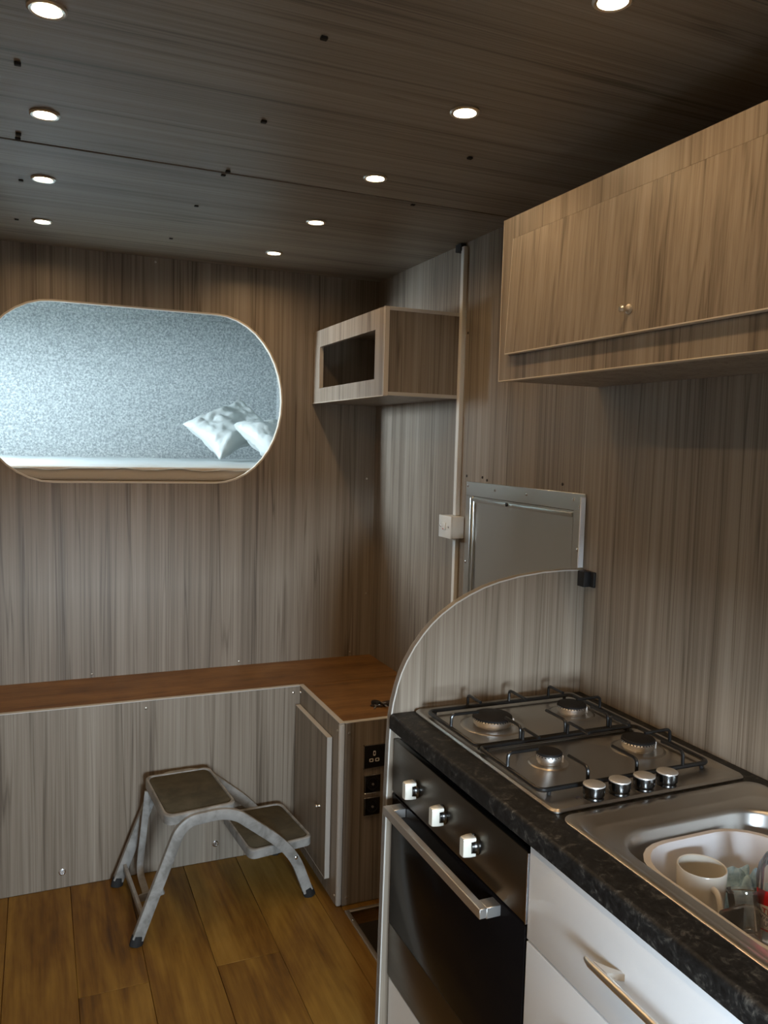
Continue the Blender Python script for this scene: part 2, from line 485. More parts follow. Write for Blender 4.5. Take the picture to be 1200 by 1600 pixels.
# ------------------------------------------------------------------ bench along the bulkhead
t = thing('bench', 'long low laminate bench with a bare plywood seat below the oval opening', 'bench', (.2, 3.05, 0))
fp = link('front_panel', B(XL, XCB-.001, YBF, YBF+.016, .0005, ZB+.002), 'laminate', t)
link('edging_strip', B(XL, XCB-.001, YBF-.0015, YBF+.0165, ZB+.002, ZB+.0055, bev=.0008, seg=1), 'edging', fp)
for x, z in ((.341, .604), (.878, .606), (-.3, .602)): screw(fp, (x, YBF, z), (0, -1, 0), .005)
for x, z in ((.063, .058), (.588, .066)):
    link('magnet_catch', G().lathe([(.0115, 0), (.0115, .004), (.0085, .005), (.0085, .002), (.004, .002), (.004, .006)], (x, YBF, z), (0, -1, 0), 20), 'chrome', fp)
link('seat_board', B(XL, XR-.001, YBF+.0175, YB-.001, ZB-.016, ZB+.001, bev=.001, seg=1), 'plywood', t)

t = thing('corner_cabinet', 'low corner cabinet of dark wood laminate with plywood top and pale edged door', 'cabinet', (1.12, 2.65, 0))
# side facing the room with the door opening
g = G(); g.box(XCB, XCB+.016, YCB+.0160, YBF+.015, .548, ZB+.002)
g.box(XCB, XCB+.016, YCB+.016, 2.512, .0005, .548); g.box(XCB, XCB+.016, 2.845, YBF+.015, .0005, .548); g.box(XCB, XCB+.016, 2.512, 2.845, .0005, .085)
link('side_panel', g, 'laminate', t)
fpn = link('front_panel', B(XCB+.0185, XR-.001, YCB, YCB+.016, .0005, ZB+.002), 'laminate', t)
link('top_board', B(XCB+.017, XR-.001, YCB+.017, YBF+.0165, ZB-.016, ZB+.0005, bev=.001, seg=1), 'plywood', t)
g = G(); g.box(XCB-.001, XCB+.017, YCB, YBF+.012, ZB+.002, ZB+.0055, bev=.0008, seg=1)
link('edging_strip', g, 'edging', t)
link('edging_strip', B(XCB+.017, XR-.001, YCB-.001, YCB+.017, ZB+.002, ZB+.0055, bev=.0008, seg=1), 'edging', t)
link('corner_trim', B(XCB-.0015, XCB+.018, YCB-.0015, YCB+.0155, .0005, ZB+.002, bev=.006, seg=3), 'edging', t)
d = link('door', B(XCB-.019, XCB-.003, 2.497, 2.858, .068, .560), 'laminate', t)
g = G(); g.box(XCB-.0195, XCB-.0025, 2.495, 2.497, .066, .562); g.box(XCB-.0195, XCB-.0025, 2.497, 2.858, .560, .562)
g.box(XCB-.0195, XCB-.0025, 2.497, 2.858, .066, .068)
link('door_edging', g, 'edging', d)
link('door_knob', G().lathe([(.004, 0), (.003, .006), (.007, .011), (.0065, .016), (.003, .018)], (XCB-.019, 2.56, .297), (-1, 0, 0), 16), 'satin_nickel', d)
for y, z in ((2.85, .607), (2.437, .600), (2.437, .03)): screw(t, (XCB, y+.012, z), (-1, 0, 0), .0045)
for x, z in ((.938, .596), (.940, .028)): screw(fpn, (x, YCB, z), (0, -1, 0), .0045)

# sockets on the near face of the corner cabinet
s = thing('double_socket', 'black double wall socket with chrome rim on the corner cabinet', 'socket', (1.063, YCB, .51))
link('face_plate', B(.990, 1.136, YCB-.008, YCB-.0005, .470, .547, bev=.002), 'black_enamel', s)
g = G(); 
for a in ((.9885, 1.1375, .547, .5487), (.9885, 1.1375, .4685, .470)): g.box(a[0], a[1], YCB-.0085, YCB-.0005, a[2], a[3])
for a in ((.9885, .990), (1.136, 1.1375)): g.box(a[0], a[1], YCB-.0085, YCB-.0005, .4685, .5487)
link('chrome_rim', g, 'chrome', s)
for cx in (1.026, 1.100):
    for dx, dz, w, h in ((0, .012, .0045, .0085), (-.0105, -.011, .0075, .0058), (.0105, -.011, .0075, .0058)):
        gg = G().loft([[Vector((p.x, YCB-.0082-k, p.y)) for p in rrect(cx+dx-w, cx+dx+w, .507+dz-h, .507+dz+h, 0, .003, 3)] for k in (0, .0008)] +
                      [[Vector((p.x, YCB-.0082-k, p.y)) for p in rrect(cx+dx-w*.55, cx+dx+w*.55, .507+dz-h*.55, .507+dz+h*.55, 0, .0015, 3)] for k in (.0008, 0)])
        link('pin_hole', gg, 'label_white', s)
for cx in (1.052, 1.074):
    link('rocker_switch', B(cx-.006, cx+.006, YCB-.0115, YCB-.008, .527, .541, bev=.0015), 'dark_chrome', s)
def small_socket(zc, label):
    s = thing('round_socket', label, 'socket', (1.022, YCB, zc))
    link('face_plate', B(.993, 1.051, YCB-.010, YCB-.0005, zc-.030, zc+.030, bev=.004, seg=3), 'dark_chrome', s)
    link('recess_ring', G().lathe([(.0215, 0), (.0215, .003), (.0185, .0032), (.0175, .0005), (.004, .0004)], (1.022, YCB-.010, zc), (0, -1, 0), 28), 'black_enamel', s)
    for dz in (.0298, -.0315): link('chrome_rim', B(.9925, 1.0515, YCB-.0105, YCB-.0005, zc+dz, zc+dz+.0017, bev=.0006, seg=1), 'chrome', s)
    link('centre_pin', G().lathe([(.004, 0), (.004, .004), (.002, .0045)], (1.022, YCB-.0105, zc), (0, -1, 0), 12), 'satin_nickel', s)
small_socket(.414, 'small square black socket directly under the double socket')
small_socket(.336, 'lowest small square black socket on the corner cabinet')

# keys on the cabinet top
k = thing('key_bunch', 'bunch of keys with black fobs lying on the plywood cabinet top', 'keys', (1.11, 2.56, ZB+.001))
zk = ZB+.002
ring = [Vector((1.105+.014*math.cos(a), 2.563+.014*math.sin(a), zk+.004+.003*math.sin(a*2))) for a in [2*math.pi*i/20 for i in range(20)]]
link('key_ring', G().tube(ring, .0012, 6, True), 'chrome', k)
def slab(c, ang, L, W, H, z, rr=.006):
    lp = []
    ca, sa = math.cos(ang), math.sin(ang)
    base = rrect(-L/2, L/2, -W/2, W/2, 0, rr, 4)
    return [[Vector((c[0]+p.x*f*ca-p.y*f*sa, c[1]+p.x*f*sa+p.y*f*ca, z+h)) for p in base] for f, h in ((.9, 0), (1, H*.3), (1, H*.7), (.88, H))]
link('key_fob', G().loft(slab((1.128, 2.556), .25, .044, .028, .012, zk, .01), True, True), 'leather', k)
link('key_fob', G().loft(slab((1.093, 2.572), 2.0, .036, .024, .014, zk, .009), True, True), 'black_plastic', k)
link('leather_tab', G().loft(slab((1.088, 2.556), -.6, .045, .012, .004, zk, .004), True, True), 'leather', k)
g = G().loft(slab((1.113, 2.549), 1.5, .020, .018, .002, zk+.013, .008), True, True)
g.add(*(lambda q: (q.v, q.f))(G().loft(slab((1.111, 2.528), 1.5, .032, .007, .002, zk+.009, .001), True, True)))
link('key_blade', g, 'chrome', k)
g = G().loft(slab((1.078, 2.543), .9, .03, .006, .002, zk+.001, .001), True, True)
g.add(*(lambda q: (q.v, q.f))(G().loft(slab((1.091, 2.560), .9, .016, .016, .002, zk+.003, .007), True, True)))
link('key_blade', g, 'satin_nickel', k)

# ------------------------------------------------------------------ curved partition beside the cooker
curve = [(1.3335, 1.232), (1.27, 1.2335), (1.204, 1.231), (1.13, 1.223), (1.07, 1.211), (1.028, 1.199), (.988, 1.183), (.948, 1.163), (.909, 1.137), (.883, 1.115),
         (.859, 1.089), (.837, 1.06), (.817, 1.026), (.804, .998), (.794, .967), (.784, .925), (.779, .89), (.776, .83), (.773, .7), (.771, .5), (.769, .3), (.767, .1), (.766, .0005)]
t = thing('curved_partition', 'upright wood laminate partition with a quarter round top standing between cooker and corner cabinet', 'partition', (1.05, 1.751, 0))
poly = curve+[(1.3335, .0005)]
link('panel', G().prism(poly, lambda a, b, d: Vector((a, d, b)), YP, YP+.017), 'laminate', t)
# edging strip following the curve
loops = []
for i, (a, b) in enumerate(curve):
    p = Vector(curve[max(i-1, 0)]); q = Vector(curve[min(i+1, len(curve)-1)])
    d = (q-p).normalized(); nrm = Vector((d.y, -d.x))
    o = Vector((a, b)); e = o+nrm*.0035 if False else o-Vector((-d.y, d.x))*(-.0035)
    loops.append([Vector((o.x, YP-.001, o.y)), Vector((e.x, YP-.001, e.y)), Vector((e.x, YP+.018, e.y)), Vector((o.x, YP+.018, o.y))])
link('edging_strip', G().loft(loops, True, True), 'edging', t)

# ------------------------------------------------------------------ worktop
t = thing('worktop', 'black speckled worktop with rolled front edge carrying hob and sink', 'worktop', (1.05, .85, ZW-.039))
def front_profile():
    x, z, r = .776, ZW, .010
    pr = [(.846, ZW-.039), (x+.004, ZW-.039), (x, ZW-.035)]
    for k in range(6):
        a = math.radians(180-90*k/5); pr.append((x+r+r*math.cos(a), z-r+r*math.sin(a)))
    pr.append((.846, z)); return pr
Y0W = -.30
g = G().loft([[Vector((a, y, b)) for a, b in front_profile()] for y in (Y0W, YP-.0015)], True, True)
g.box(.846, XR-.0005, 1.124, YP-.0015, ZW-.039, ZW)
g.box(1.293, XR-.0005, .31, 1.124, ZW-.039, ZW)
g.box(.846, XR-.0005, Y0W, .31, ZW-.039, ZW)
link('slab', g, 'black_worktop', t)

# ------------------------------------------------------------------ oven
OY0, OY1 = 1.152, 1.7385
t = thing('built_in_oven', 'built-in steel and black glass oven under the hob', 'oven', (1.0, 1.445, .232))
link('body', B(XF+.014, 1.24, OY0+.006, OY1-.006, .232, .835), 'black_plastic', t)
cp = link('control_panel', B(XF, XF+.014, OY0, OY1, .707, .838, bev=.002), 'steel_oven', t)
link('panel_edge', B(XF-.001, XF+.013, OY0-.002, OY0-.0002, .707, .838), 'chrome', cp)
for y in (1.606, 1.470, 1.333):
    kb = link('control_knob', G().lathe([(.0205, 0), (.0205, .003), (.0175, .006), (.0165, .012), (.0160, .016)], (XF, y, .767), (-1, 0, 0), 28), 'dark_chrome', cp)
    g = G()
    lp = []
    for d, w, h in ((.006, .0120, .0195), (.016, .0110, .0200), (.029, .0085, .0195), (.0315, .0075, .0185)):
        lp.append([Vector((XF-d, y+p.x, .767+p.y)) for p in rrect(-w, w, -h, h, 0, .003, 3)])
    g.loft(lp, True, True)
    link('grip', g, 'oven_knob', kb)
d = link('oven_door', B(XF, XF+.0135, OY0, OY1, .372, .702, bev=.002), 'oven_glass', t)
link('door_trim', B(XF, XF+.0135, OY0, OY1, .235, .3715, bev=.002), 'steel_oven', t)
HX0, HX1 = XF-.046, XF-.030
hp = G()
hp.box(HX0, HX1, 1.232, 1.688, .678, .698, bev=.0012, seg=1)
hp.box(HX1-.001, XF, 1.232, 1.262, .676, .698, bev=.0012, seg=1)
hp.box(HX1-.001, XF, 1.658, 1.688, .676, .698, bev=.0012, seg=1)
link('handle', hp, 'aluminium_cast', d)
link('oven_plinth', B(XF+.004, XF+.020, OY0, OY1, .02, .228, bev=.001, seg=1), 'white_plinth', t)

# ------------------------------------------------------------------ drawer unit
DY0, DY1 = .14, 1.147
t = thing('drawer_unit', 'white gloss kitchen drawer unit under the sink', 'cabinet', (1.05, .65, 0))
g = G(); g.box(XF+.019, 1.25, DY1-.017, DY1-.001, .0005, .8605); g.box(XF+.019, 1.25, DY0, DY0+.016, .0005, .8605)
g.box(XF+.019, 1.25, DY0+.016, DY1-.017, .1, .116); g.box(XF+.06, XF+.076, DY0+.016, DY1-.017, .0005, .1)
link('carcass', g, 'white_plinth', t)
def drawer(z0, z1, hy0, hy1, hz):
    d = link('drawer_front', B(XF, XF+.018, DY0+.002, DY1-.0015, z0, z1, bev=.0015), 'white_gloss', t)
    # bow handle: bar with tapered feet
    g = G()
    xb = XF-.028
    bar = [Vector((xb+(.003 if f in (0, 1) else 0), hy0+(hy1-hy0)*f, hz)) for f in (0, .04, .15, .3, .5, .7, .85, .96, 1)]
    g.tube(bar, [.0045, .0062, .0065, .0065, .0065, .0065, .0065, .0062, .0045], 12, flat=.95)
    for ya, yb in ((hy1-.055, hy1-.012), (hy0+.055, hy0+.012)):
        lp = []
        for s in range(6):
            f = s/5
            x = xb+.004+(XF-xb-.004)*f
            wd = .016+.0*f
            c = ya+(yb-ya)*(.55 - .55*f)
            e = .004+.012*(1-f)**1.5
            lp.append([Vector((x, c-e, hz-.0055)), Vector((x, c+e, hz-.0055)), Vector((x, c+e, hz+.0055)), Vector((x, c-e, hz+.0055))])
        g.loft(lp, True, True)
    link('bar_handle', g, 'satin_nickel', d)
drawer(.684, .8555, .60, .950, .775)
drawer(.40, .680, .60, .950, .62)
drawer(.116, .396, .60, .950, .34)

# ------------------------------------------------------------------ gas hob
t = thing('gas_hob', 'four burner stainless steel gas hob set into the black worktop', 'hob', (1.07, 1.44, ZW))
HXa, HXb, HYa, HYb = .838, 1.300, 1.150, 1.7365
lps = []
for ins, z, r in ((0, .0006, .016), (0, .0035, .016), (.0035, .0075, .014), (.009, .0082, .012), (.0135, .0060, .010)):
    lps.append([p for p in rrect(HXa+ins, HXb-ins, HYa+ins*(2.2 if ins > .004 else 1), HYb-ins, ZW+z, r)])
link('hob_plate', G().loft(lps, True, True), 'steel_hob', t)
ZH = ZW+.006
link('press_line', G().tube([(.86, 1.4435, ZH), (1.28, 1.4435, ZH)], .0022, 6), 'steel_hob', t)
BURN = ((.965, 1.578, .046), (1.195, 1.588, .035), (.960, 1.343, .0265), (1.190, 1.343, .036))
for x, y, r in BURN:
    b = link('burner', G().lathe([(r*1.62, 0), (r*1.52, .0022), (r*1.38, .0016), (r*1.02, .0005)], (x, y, ZH), (0, 0, 1), 40), 'steel_hob', t)
    g = G()
    g.lathe([(r*.86, .0005), (r*.86, .004), (r*.96, .006), (r*1.0, .0165), (r*.93, .0198)], (x, y, ZH), (0, 0, 1), 40)
    link('burner_ring', g, 'aluminium_cast', b)
    g = G()
    for k_ in range(int(r*900)):
        a = 2*math.pi*k_/int(r*900)
        c, s_ = math.cos(a), math.sin(a)
        g.tube([(x+c*r*.94, y+s_*r*.94, ZH+.0182), (x+c*r*1.006, y+s_*r*1.006, ZH+.0172)], .0013, 4)
    link('flame_slots', g, 'black_burner', b)
    link('burner_cap', G().lathe([(r*.90, .0196), (r*1.0, .0204), (r*1.0, .0232), (r*.94, .0252), (r*.3, .0260)], (x, y, ZH), (0, 0, 1), 40), 'black_burner', b)
    link('spark_plug', G().lathe([(.0022, 0), (.0022, .014), (.001, .016)], (x+r*1.02, y-r*.35, ZH), (0, 0, 1), 8), 'label_white', b)
ZR = ZH+.0105
def grate(ya, yb):
    g = G(); x0, x1 = .850, 1.262
    g.tube(rrect(x0, x1, ya, yb, ZR, .016, 5), .0048, 8, True)
    zt = ZH+.041
    ym = (ya+yb)/2
    for x, reach in ((.958, .062), (1.075, .075), (1.192, .062)):
        for y, sg in ((ya, 1), (yb, -1)):
            g.tube(arc_path([(x, y, ZR), (x, y+sg*.001, zt), (x, y+sg*reach, zt-.0005)], .010), .0036, 8)
    for x, sg in ((x0, 1), (x1, -1)):
        g.tube(arc_path([(x, ym, ZR), (x+sg*.001, ym, zt), (x+sg*.070, ym, zt-.0005)], .010), .0036, 8)
    gr = link('pan_support', g, 'black_enamel', t)
    for x, y in ((x0+.02, ya), (x1-.02, ya), (x0+.02, yb), (x1-.02, yb)):
        link('rubber_foot', G().lathe([(.004, 0), (.0045, .006), (.003, .008)], (x, y, ZH+.0003), (0, 0, 1), 10), 'rubber', gr)
grate(1.4475, 1.683); grate(1.213, 1.4395)
link('cross_bar', B(.85, 1.262, 1.4395, 1.4475, ZH+.004, ZH+.011, bev=.002), 'black_enamel', t)
for i, x in enumerate((.940, .999, 1.057, 1.113)):
    y = 1.171
    kb = link('control_knob', G().lathe([(.0172, 0), (.0190, .002), (.0176, .005), (.0180, .008), (.0202, .010), (.0206, .0255), (.0204, .0265)], (x, y, ZH), (0, 0, 1), 32), 'dark_chrome', t)
    link('knob_cap', G().lathe([(.0205, .0266), (.0200, .0285), (.0188, .0292)], (x, y, ZH), (0, 0, 1), 32), 'knob_top', kb)
    g = G()
    g.tube([(x-.026+.005*math.cos(a), y+.010+.005*math.sin(a), ZH+.0002) for a in [2*math.pi*q/12 for q in range(12)]], .0007, 4, True)
    link('print_mark', g, 'print_dark', t)

# ------------------------------------------------------------------ sink
t = thing('sink', 'stainless steel inset sink with a deep rounded bowl', 'sink', (1.07, .75, ZW))
SY0, SY1 = .30, 1.138
L_ = [rrect(.838, 1.302, SY0, SY1, ZW+.0006, .03), rrect(.838, 1.302, SY0, SY1, ZW+.003, .03), rrect(.841, 1.299, SY0+.003, SY1-.003, ZW+.0045, .028),
      rrect(.850, 1.290, SY0+.015, SY1-.022, ZW+.0048, .03), rrect(.862, 1.282, SY0+.03, SY1-.038, ZW-.0045, .036), rrect(.867, 1.278, SY0+.036, SY1-.044, ZW-.0055, .036),
      rrect(.882, 1.252, .655, 1.072, ZW-.0055, .085), rrect(.886, 1.248, .66, 1.068, ZW-.008, .082), rrect(.889, 1.245, .664, 1.064, ZW-.014, .08),
      rrect(.896, 1.238, .672, 1.056, ZW-.12, .075), rrect(.905, 1.229, .682, 1.046, ZW-.142, .065), rrect(.93, 1.205, .71, 1.02, ZW-.150, .05)]
link('basin', G().loft(L_, False, True), 'steel_sink', t)
link('drain', G().lathe([(.03, .0005), (.028, .002), (.01, .001)], (1.07, .86, ZW-.150), (0, 0, 1), 24), 'chrome', t)
zf = ZW-.1485
t = thing('washing_up_bowl', 'white plastic washing-up bowl sitting inside the steel sink', 'bowl', (1.05, .87, zf))
L_ = [rrect(.952, 1.160, .74, 1.012, zf, .055), rrect(.942, 1.17, .73, 1.022, zf+.006, .06), rrect(.916, 1.192, .702, 1.045, zf+.112, .085), rrect(.908, 1.200, .694, 1.052, zf+.116, .09),
      rrect(.907, 1.201, .693, 1.053, zf+.120, .09), rrect(.918, 1.190, .704, 1.043, zf+.1205, .082), rrect(.922, 1.186, .708, 1.039, zf+.115, .08), rrect(.937, 1.172, .724, 1.025, zf+.052, .066)]
link('shell', G().loft(L_, True, False), 'bowl_plastic', t)
L_ = [rrect(.937, 1.172, .724, 1.025, zf+.052, .066), rrect(.948, 1.163, .736, 1.015, zf+.012, .056)]
link('base', G().loft(L_, False, True), 'bowl_plastic', t)
zb = zf+.0125

# mug
mc = (1.010, .972); mr = .040
t = thing('mug', 'plain white china mug standing in the washing-up bowl', 'mug', (mc[0], mc[1], zb))
z0 = zb+.0005
link('mug_body', G().lathe([(.028, z0), (.031, z0+.002), (.036, z0+.012), (.0385, z0+.05), (mr, z0+.098), (mr-.001, z0+.100), (mr-.003, z0+.099), (.0355, z0+.05), (.033, z0+.014), (.025, z0+.008)],
     (mc[0], mc[1], 0), (0, 0, 1), 40), 'mug_glaze', t)
hd = Vector((-.30, -.95, 0)).normalized()
pth = [Vector((mc[0], mc[1], 0))+hd*a+Vector((0, 0, z0+b)) for a, b in ((.037, .080), (.050, .083), (.062, .074), (.067, .055), (.062, .036), (.050, .025), (.037, .024))]
link('mug_handle', G().tube(arc_path(pth, .008, 3), .0062, 10, flat=.7), 'mug_glaze', t)

# blue cloth, crumpled
def crumple(nx, ny, fn):
    g = G(); v = []; f = []
    for i in range(nx+1):
        for j in range(ny+1): v.append(fn(i/nx, j/ny))
    for i in range(nx):
        for j in range(ny):
            a = i*(ny+1)+j; f.append((a, a+1, a+ny+2, a+ny+1))
    return g.add(v, f)
def solid(ob, th, off=-1, sub=0):
    md = ob.modifiers.new('solid', 'SOLIDIFY'); md.thickness = th; md.offset = off
    if sub:
        s = ob.modifiers.new('sub', 'SUBSURF'); s.levels = sub; s.render_levels = sub
def clothf(u, v):
    a = u*2-1; b = v*2-1
    x = 1.105+a*.046+.012*noise.noise(Vector((a*2.2, b*2.2, 4)))
    y = .972+b*.044+.012*noise.noise(Vector((a*2.2, b*2.2, 9)))
    r = max(abs(a), abs(b))
    hgt = .062*(1-r**2.2)
    rid = abs(noise.noise(Vector((a*2.1+3, b*2.1, 1))))*.055*(1-r**4)
    z = zb+.003+hgt+rid*.9-.012*r
    return Vector((x, y, max(zb+.001, z)))
ob = link('dish_cloth', crumple(34, 34, clothf), 'blue_cloth', None, (1.105, .972, zb), smooth=60)
solid(ob, .0018, 1)
tag(ob, 'crumpled pale blue cloth behind the mug in the washing-up bowl', 'cloth')

# clear plastic cup tipped on the cloth and a clear tub
def tumbler(c, ax, r0, r1, h):
    return G().lathe([(r0*.9, 0), (r0, .002), (r0+(r1-r0)*.55, h*.55), (r0+(r1-r0)*.56+.0012, h*.56), (r1-.001, h*.9), (r1+.0015, h*.93), (r1+.0015, h), (r1-.0005, h), (r1-.0015, h*.93), (r0+(r1-r0)*.55-.0012, h*.55), (r0-.001, .003)], c, ax, 32, True, True)
ob = link('plastic_cup', tumbler((1.044, .902, zb+.020), (.06, .22, .62), .020, .0255, .062), 'clear_plastic', None, (1.06, .90, zb))
tag(ob, 'clear plastic cup tipped over against the blue cloth', 'cup')
L_ = []
for f_, h in ((.86, 0), (.90, .004), (1.0, .050), (1.05, .052), (1.05, .0545), (.985, .0525), (.88, .006)):
    L_.append([Vector((1.000+(p.x)*f_, .846+(p.y)*f_, zb+.014+h+ (p.y)*.10)) for p in rrect(-.036, .036, -.048, .048, 0, .016, 5)])
ob = link('plastic_tub', G().loft(L_, True, True), 'clear_plastic', None, (1.005, .862, zb))
tag(ob, 'shallow clear plastic tub lying in front of the bottle', 'tub')

# bottle of washing-up liquid, clear with red and white label
t = thing('soap_bottle', 'clear plastic bottle with a red and white printed label in the washing-up bowl', 'bottle', (1.092, .884, zb))
BM = Matrix.Translation((1.092, .884, zb+.003)) @ Matrix.Rotation(math.radians(-66), 4, 'Z') @ Matrix.Rotation(math.radians(3), 4, 'X')
def bl(w, d, z, r): return [BM @ p for p in rrect(-w, w, -d, d, z, r, 6)]
bottle_loops = [bl(.030, .019, 0, .015), bl(.036, .024, .005, .02), bl(.037, .025, .03, .022), bl(.036, .024, .075, .022), bl(.037, .025, .105, .022), bl(.034, .023, .125, .021), bl(.025, .018, .143, .0175), bl(.014, .013, .153, .0125), bl(.0125, .0125, .158, .012)]
link('bottle_body', G().loft(bottle_loops, True, True), 'clear_plastic', t)
link('bottle_cap', G().loft([bl(.0145, .0145, .158, .0142), bl(.0145, .0145, .172, .0142), bl(.008, .008, .176, .0078), bl(.006, .006, .19, .0058)], True, True), 'red_print', t)
def label_patch(w0, w1, z0, z1, off, curve_=0.0):
    v = []; f = []
    n_, k_ = 8, 8
    for i in range(n_+1):
        for j in range(k_+1):
            w = w0+(w1-w0)*i/n_; z = z0+(z1-z0)*j/k_
            yy = -.0258-off+abs(w)**2.6*70
            v.append(BM @ Vector((w, yy, z+curve_*(1-(w/.033)**2))))
    for i in range(n_):
        for j in range(k_):
            a = i*(k_+1)+j; f.append((a, a+1, a+k_+2, a+k_+1))
    return G().add(v, f)
lb = link('label', label_patch(-.031, .031, .020, .088, 0, .004), 'red_print', t)
lw = link('label_panel', label_patch(-.026, .029, .022, .062, .0006, .006), 'label_white', t)
def text(body, size, x, z, mat, parent):
    cu = bpy.data.curves.new('text', 'FONT'); cu.body = body; cu.size = size; cu.extrude = .0002; cu.align_x = 'LEFT'
    tmp = bpy.data.objects.new('tmp', cu); COL.objects.link(tmp)
    bpy.context.view_layer.update()
    me = bpy.data.meshes.new_from_object(tmp.evaluated_get(bpy.context.evaluated_depsgraph_get()))
    bpy.data.objects.remove(tmp, do_unlink=True)
    g = G()
    v = []
    for q in me.vertices:
        w = x+q.co.x; v.append(BM @ Vector((w, -.0266-q.co.z-.0004+abs(w)**2.6*70, z+q.co.y)))
    g.add(v, [tuple(p.vertices) for p in me.polygons])
    bpy.data.meshes.remove(me)
    return link('print', g, mat, parent, smooth=0)
text('TES', .0135, -.020, .053, 'print_red', t)
text('Washing', .0095, -.023, .043, 'print_dark', t)
text('Up', .0095, -.016, .033, 'print_dark', t)

# ------------------------------------------------------------------ wall cupboard over the worktop
UX = 1.038
t = thing('wall_cupboard', 'long wood laminate wall cupboard with lift-up door over the hob', 'cupboard', (1.18, .9, 1.708))
UY0, UY1 = .02, 1.726
g = G(); g.box(UX, UX+.015, UY0, UY1, 2.042, 2.093); g.box(UX, UX+.015, UY0, UY1, 1.711, 1.768)
g.box(UX, UX+.015, 1.684, UY1, 1.768, 2.042); g.box(UX, UX+.015, .79, .82, 1.768, 2.042); g.box(UX, UX+.015, UY0, .05, 1.768, 2.042)
link('face_frame', g, 'laminate', t)
link('end_panel', B(UX+.0155, XR-.001, UY1-.016, UY1, 1.711, 2.093), 'laminate', t)
link('end_panel', B(UX+.0155, XR-.001, UY0, UY0+.016, 1.711, 2.093), 'laminate', t)
link('bottom_panel', B(UX+.0155, XR-.001, UY0+.017, UY1-.017, 1.711, 1.727), 'laminate', t)
link('top_panel', B(UX+.0155, XR-.001, UY0+.017, UY1-.017, 2.077, 2.093), 'laminate', t)
g = G(); g.box(UX-.0015, UX+.0165, UY0, UY1, 1.7085, 1.711, bev=.0006, seg=1); 
link('edging_strip', g, 'edging_warm', t)
g = G(); g.box(UX-.0012, UX+.006, UY1, UY1+.0015, 1.7085, 2.093); link('edging_strip', g, 'edging_warm', t)
for ya, yb, kn in ((.8215, 1.6815, 1.245), (.0515, .7885, .42)):
    a = math.radians(2.6)
    M_ = Matrix.Translation((UX+.0135, 0, 2.0405)) @ Matrix.Rotation(a, 4, 'Y')
    # rotating about the top edge swings the bottom out toward the room
    g = G().box(-.0145, 0, ya, yb, -.269, 0)
    g.v = [tuple(M_ @ Vector(p)) for p in g.v]
    d = link('lift_up_door', g, 'laminate', t)
    g = G().box(-.0150, .0005, ya, yb, -.2715, -.2692); g.v = [tuple(M_ @ Vector(p)) for p in g.v]
    link('door_edging', g, 'edging_warm', d)
    g = G().box(-.0150, .0005, yb, yb+.0012, -.2715, 0); g.v = [tuple(M_ @ Vector(p)) for p in g.v]
    link('door_edging', g, 'edging_warm', d)
    c = M_ @ Vector((-.0145, kn, -.226))
    link('door_knob', G().lathe([(.0095, 0), (.0095, .002), (.0055, .004), (.0045, .010), (.0068, .014), (.0070, .019), (.004, .0225)], c, (-1, 0, -.06), 20), 'satin_nickel', d)

# ------------------------------------------------------------------ open corner shelf box
SX, SYn, SZ0, SZ1 = 1.048, 2.470, 1.711, 2.000
t = thing('corner_shelf_box', 'small wood laminate box shelf with long open slot, high in the corner', 'shelf', (1.19, 2.84, SZ0))
g = G(); g.box(SX, SX+.015, SYn+.001, YB-.001, 1.933, SZ1); g.box(SX, SX+.015, SYn+.001, YB-.001, SZ0, 1.768)
g.box(SX, SX+.015, SYn+.001, 2.553, 1.768, 1.933); g.box(SX, SX+.015, 3.138, YB-.001, 1.768, 1.933)
link('front_panel', g, 'laminate', t)
link('side_panel', B(SX+.0155, XR-.001, SYn, SYn+.015, SZ0+.012, SZ1-.012), 'laminate', t)
link('top_panel', B(SX+.0155, XR-.001, SYn+.016, YB-.001, SZ1-.012, SZ1), 'laminate', t)
link('bottom_panel', B(SX+.0155, XR-.001, SYn+.016, YB-.001, SZ0, SZ0+.012), 'laminate', t)
link('edging_strip', B(SX+.0155, XR-.001, SYn-.002, SYn+.015, SZ1-.012, SZ1, bev=.001, seg=1), 'edging', t)
link('edging_strip', B(SX+.0155, XR-.001, SYn-.002, SYn+.015, SZ0, SZ0+.012, bev=.001, seg=1), 'edging', t)
link('edging_strip', B(SX-.0015, SX+.015, SYn-.0015, SYn+.001, SZ0, SZ1), 'edging_warm', t)
link('edging_strip', B(SX-.0015, SX+.013, SYn+.001, YB-.001, SZ0-.002, SZ0), 'edging_warm', t)
link('edging_strip', B(SX-.001, SX+.016, 3.136, 3.138, 1.768, 1.933), 'edging', t)  # far inner edge of the slot, its lit look painted as a pale strip

# ------------------------------------------------------------------ metal access hatch on the right wall
t = thing('access_hatch', 'brushed aluminium access hatch screwed to the laminate wall behind the partition', 'hatch', (XR, 2.07, .85))
hx = XR-.0005
fr = link('hatch_frame', (lambda g: (g.box(hx-.004, hx, 1.752, 2.398, 1.385, 1.432, bev=.001, seg=1), g.box(hx-.004, hx, 2.352, 2.398, .75, 1.385, bev=.001, seg=1),
     g.box(hx-.004, hx, 1.752, 1.800, .75, 1.385, bev=.001, seg=1), g.box(hx-.004, hx, 1.80, 2.352, .75, .80, bev=.001, seg=1))[-1])(G()), 'aluminium_sheet', t)
link('hatch_door', B(hx-.0025, hx-.0002, 1.802, 2.350, .802, 1.383), 'aluminium_sheet', t)
link('door_lip', B(hx-.009, hx-.004, 1.802, 2.352, 1.366, 1.378, bev=.002), 'aluminium_sheet', t)
link('door_lip', B(hx-.010, hx-.0045, 2.355, 2.362, .80, 1.380, bev=.002), 'aluminium_sheet', t)
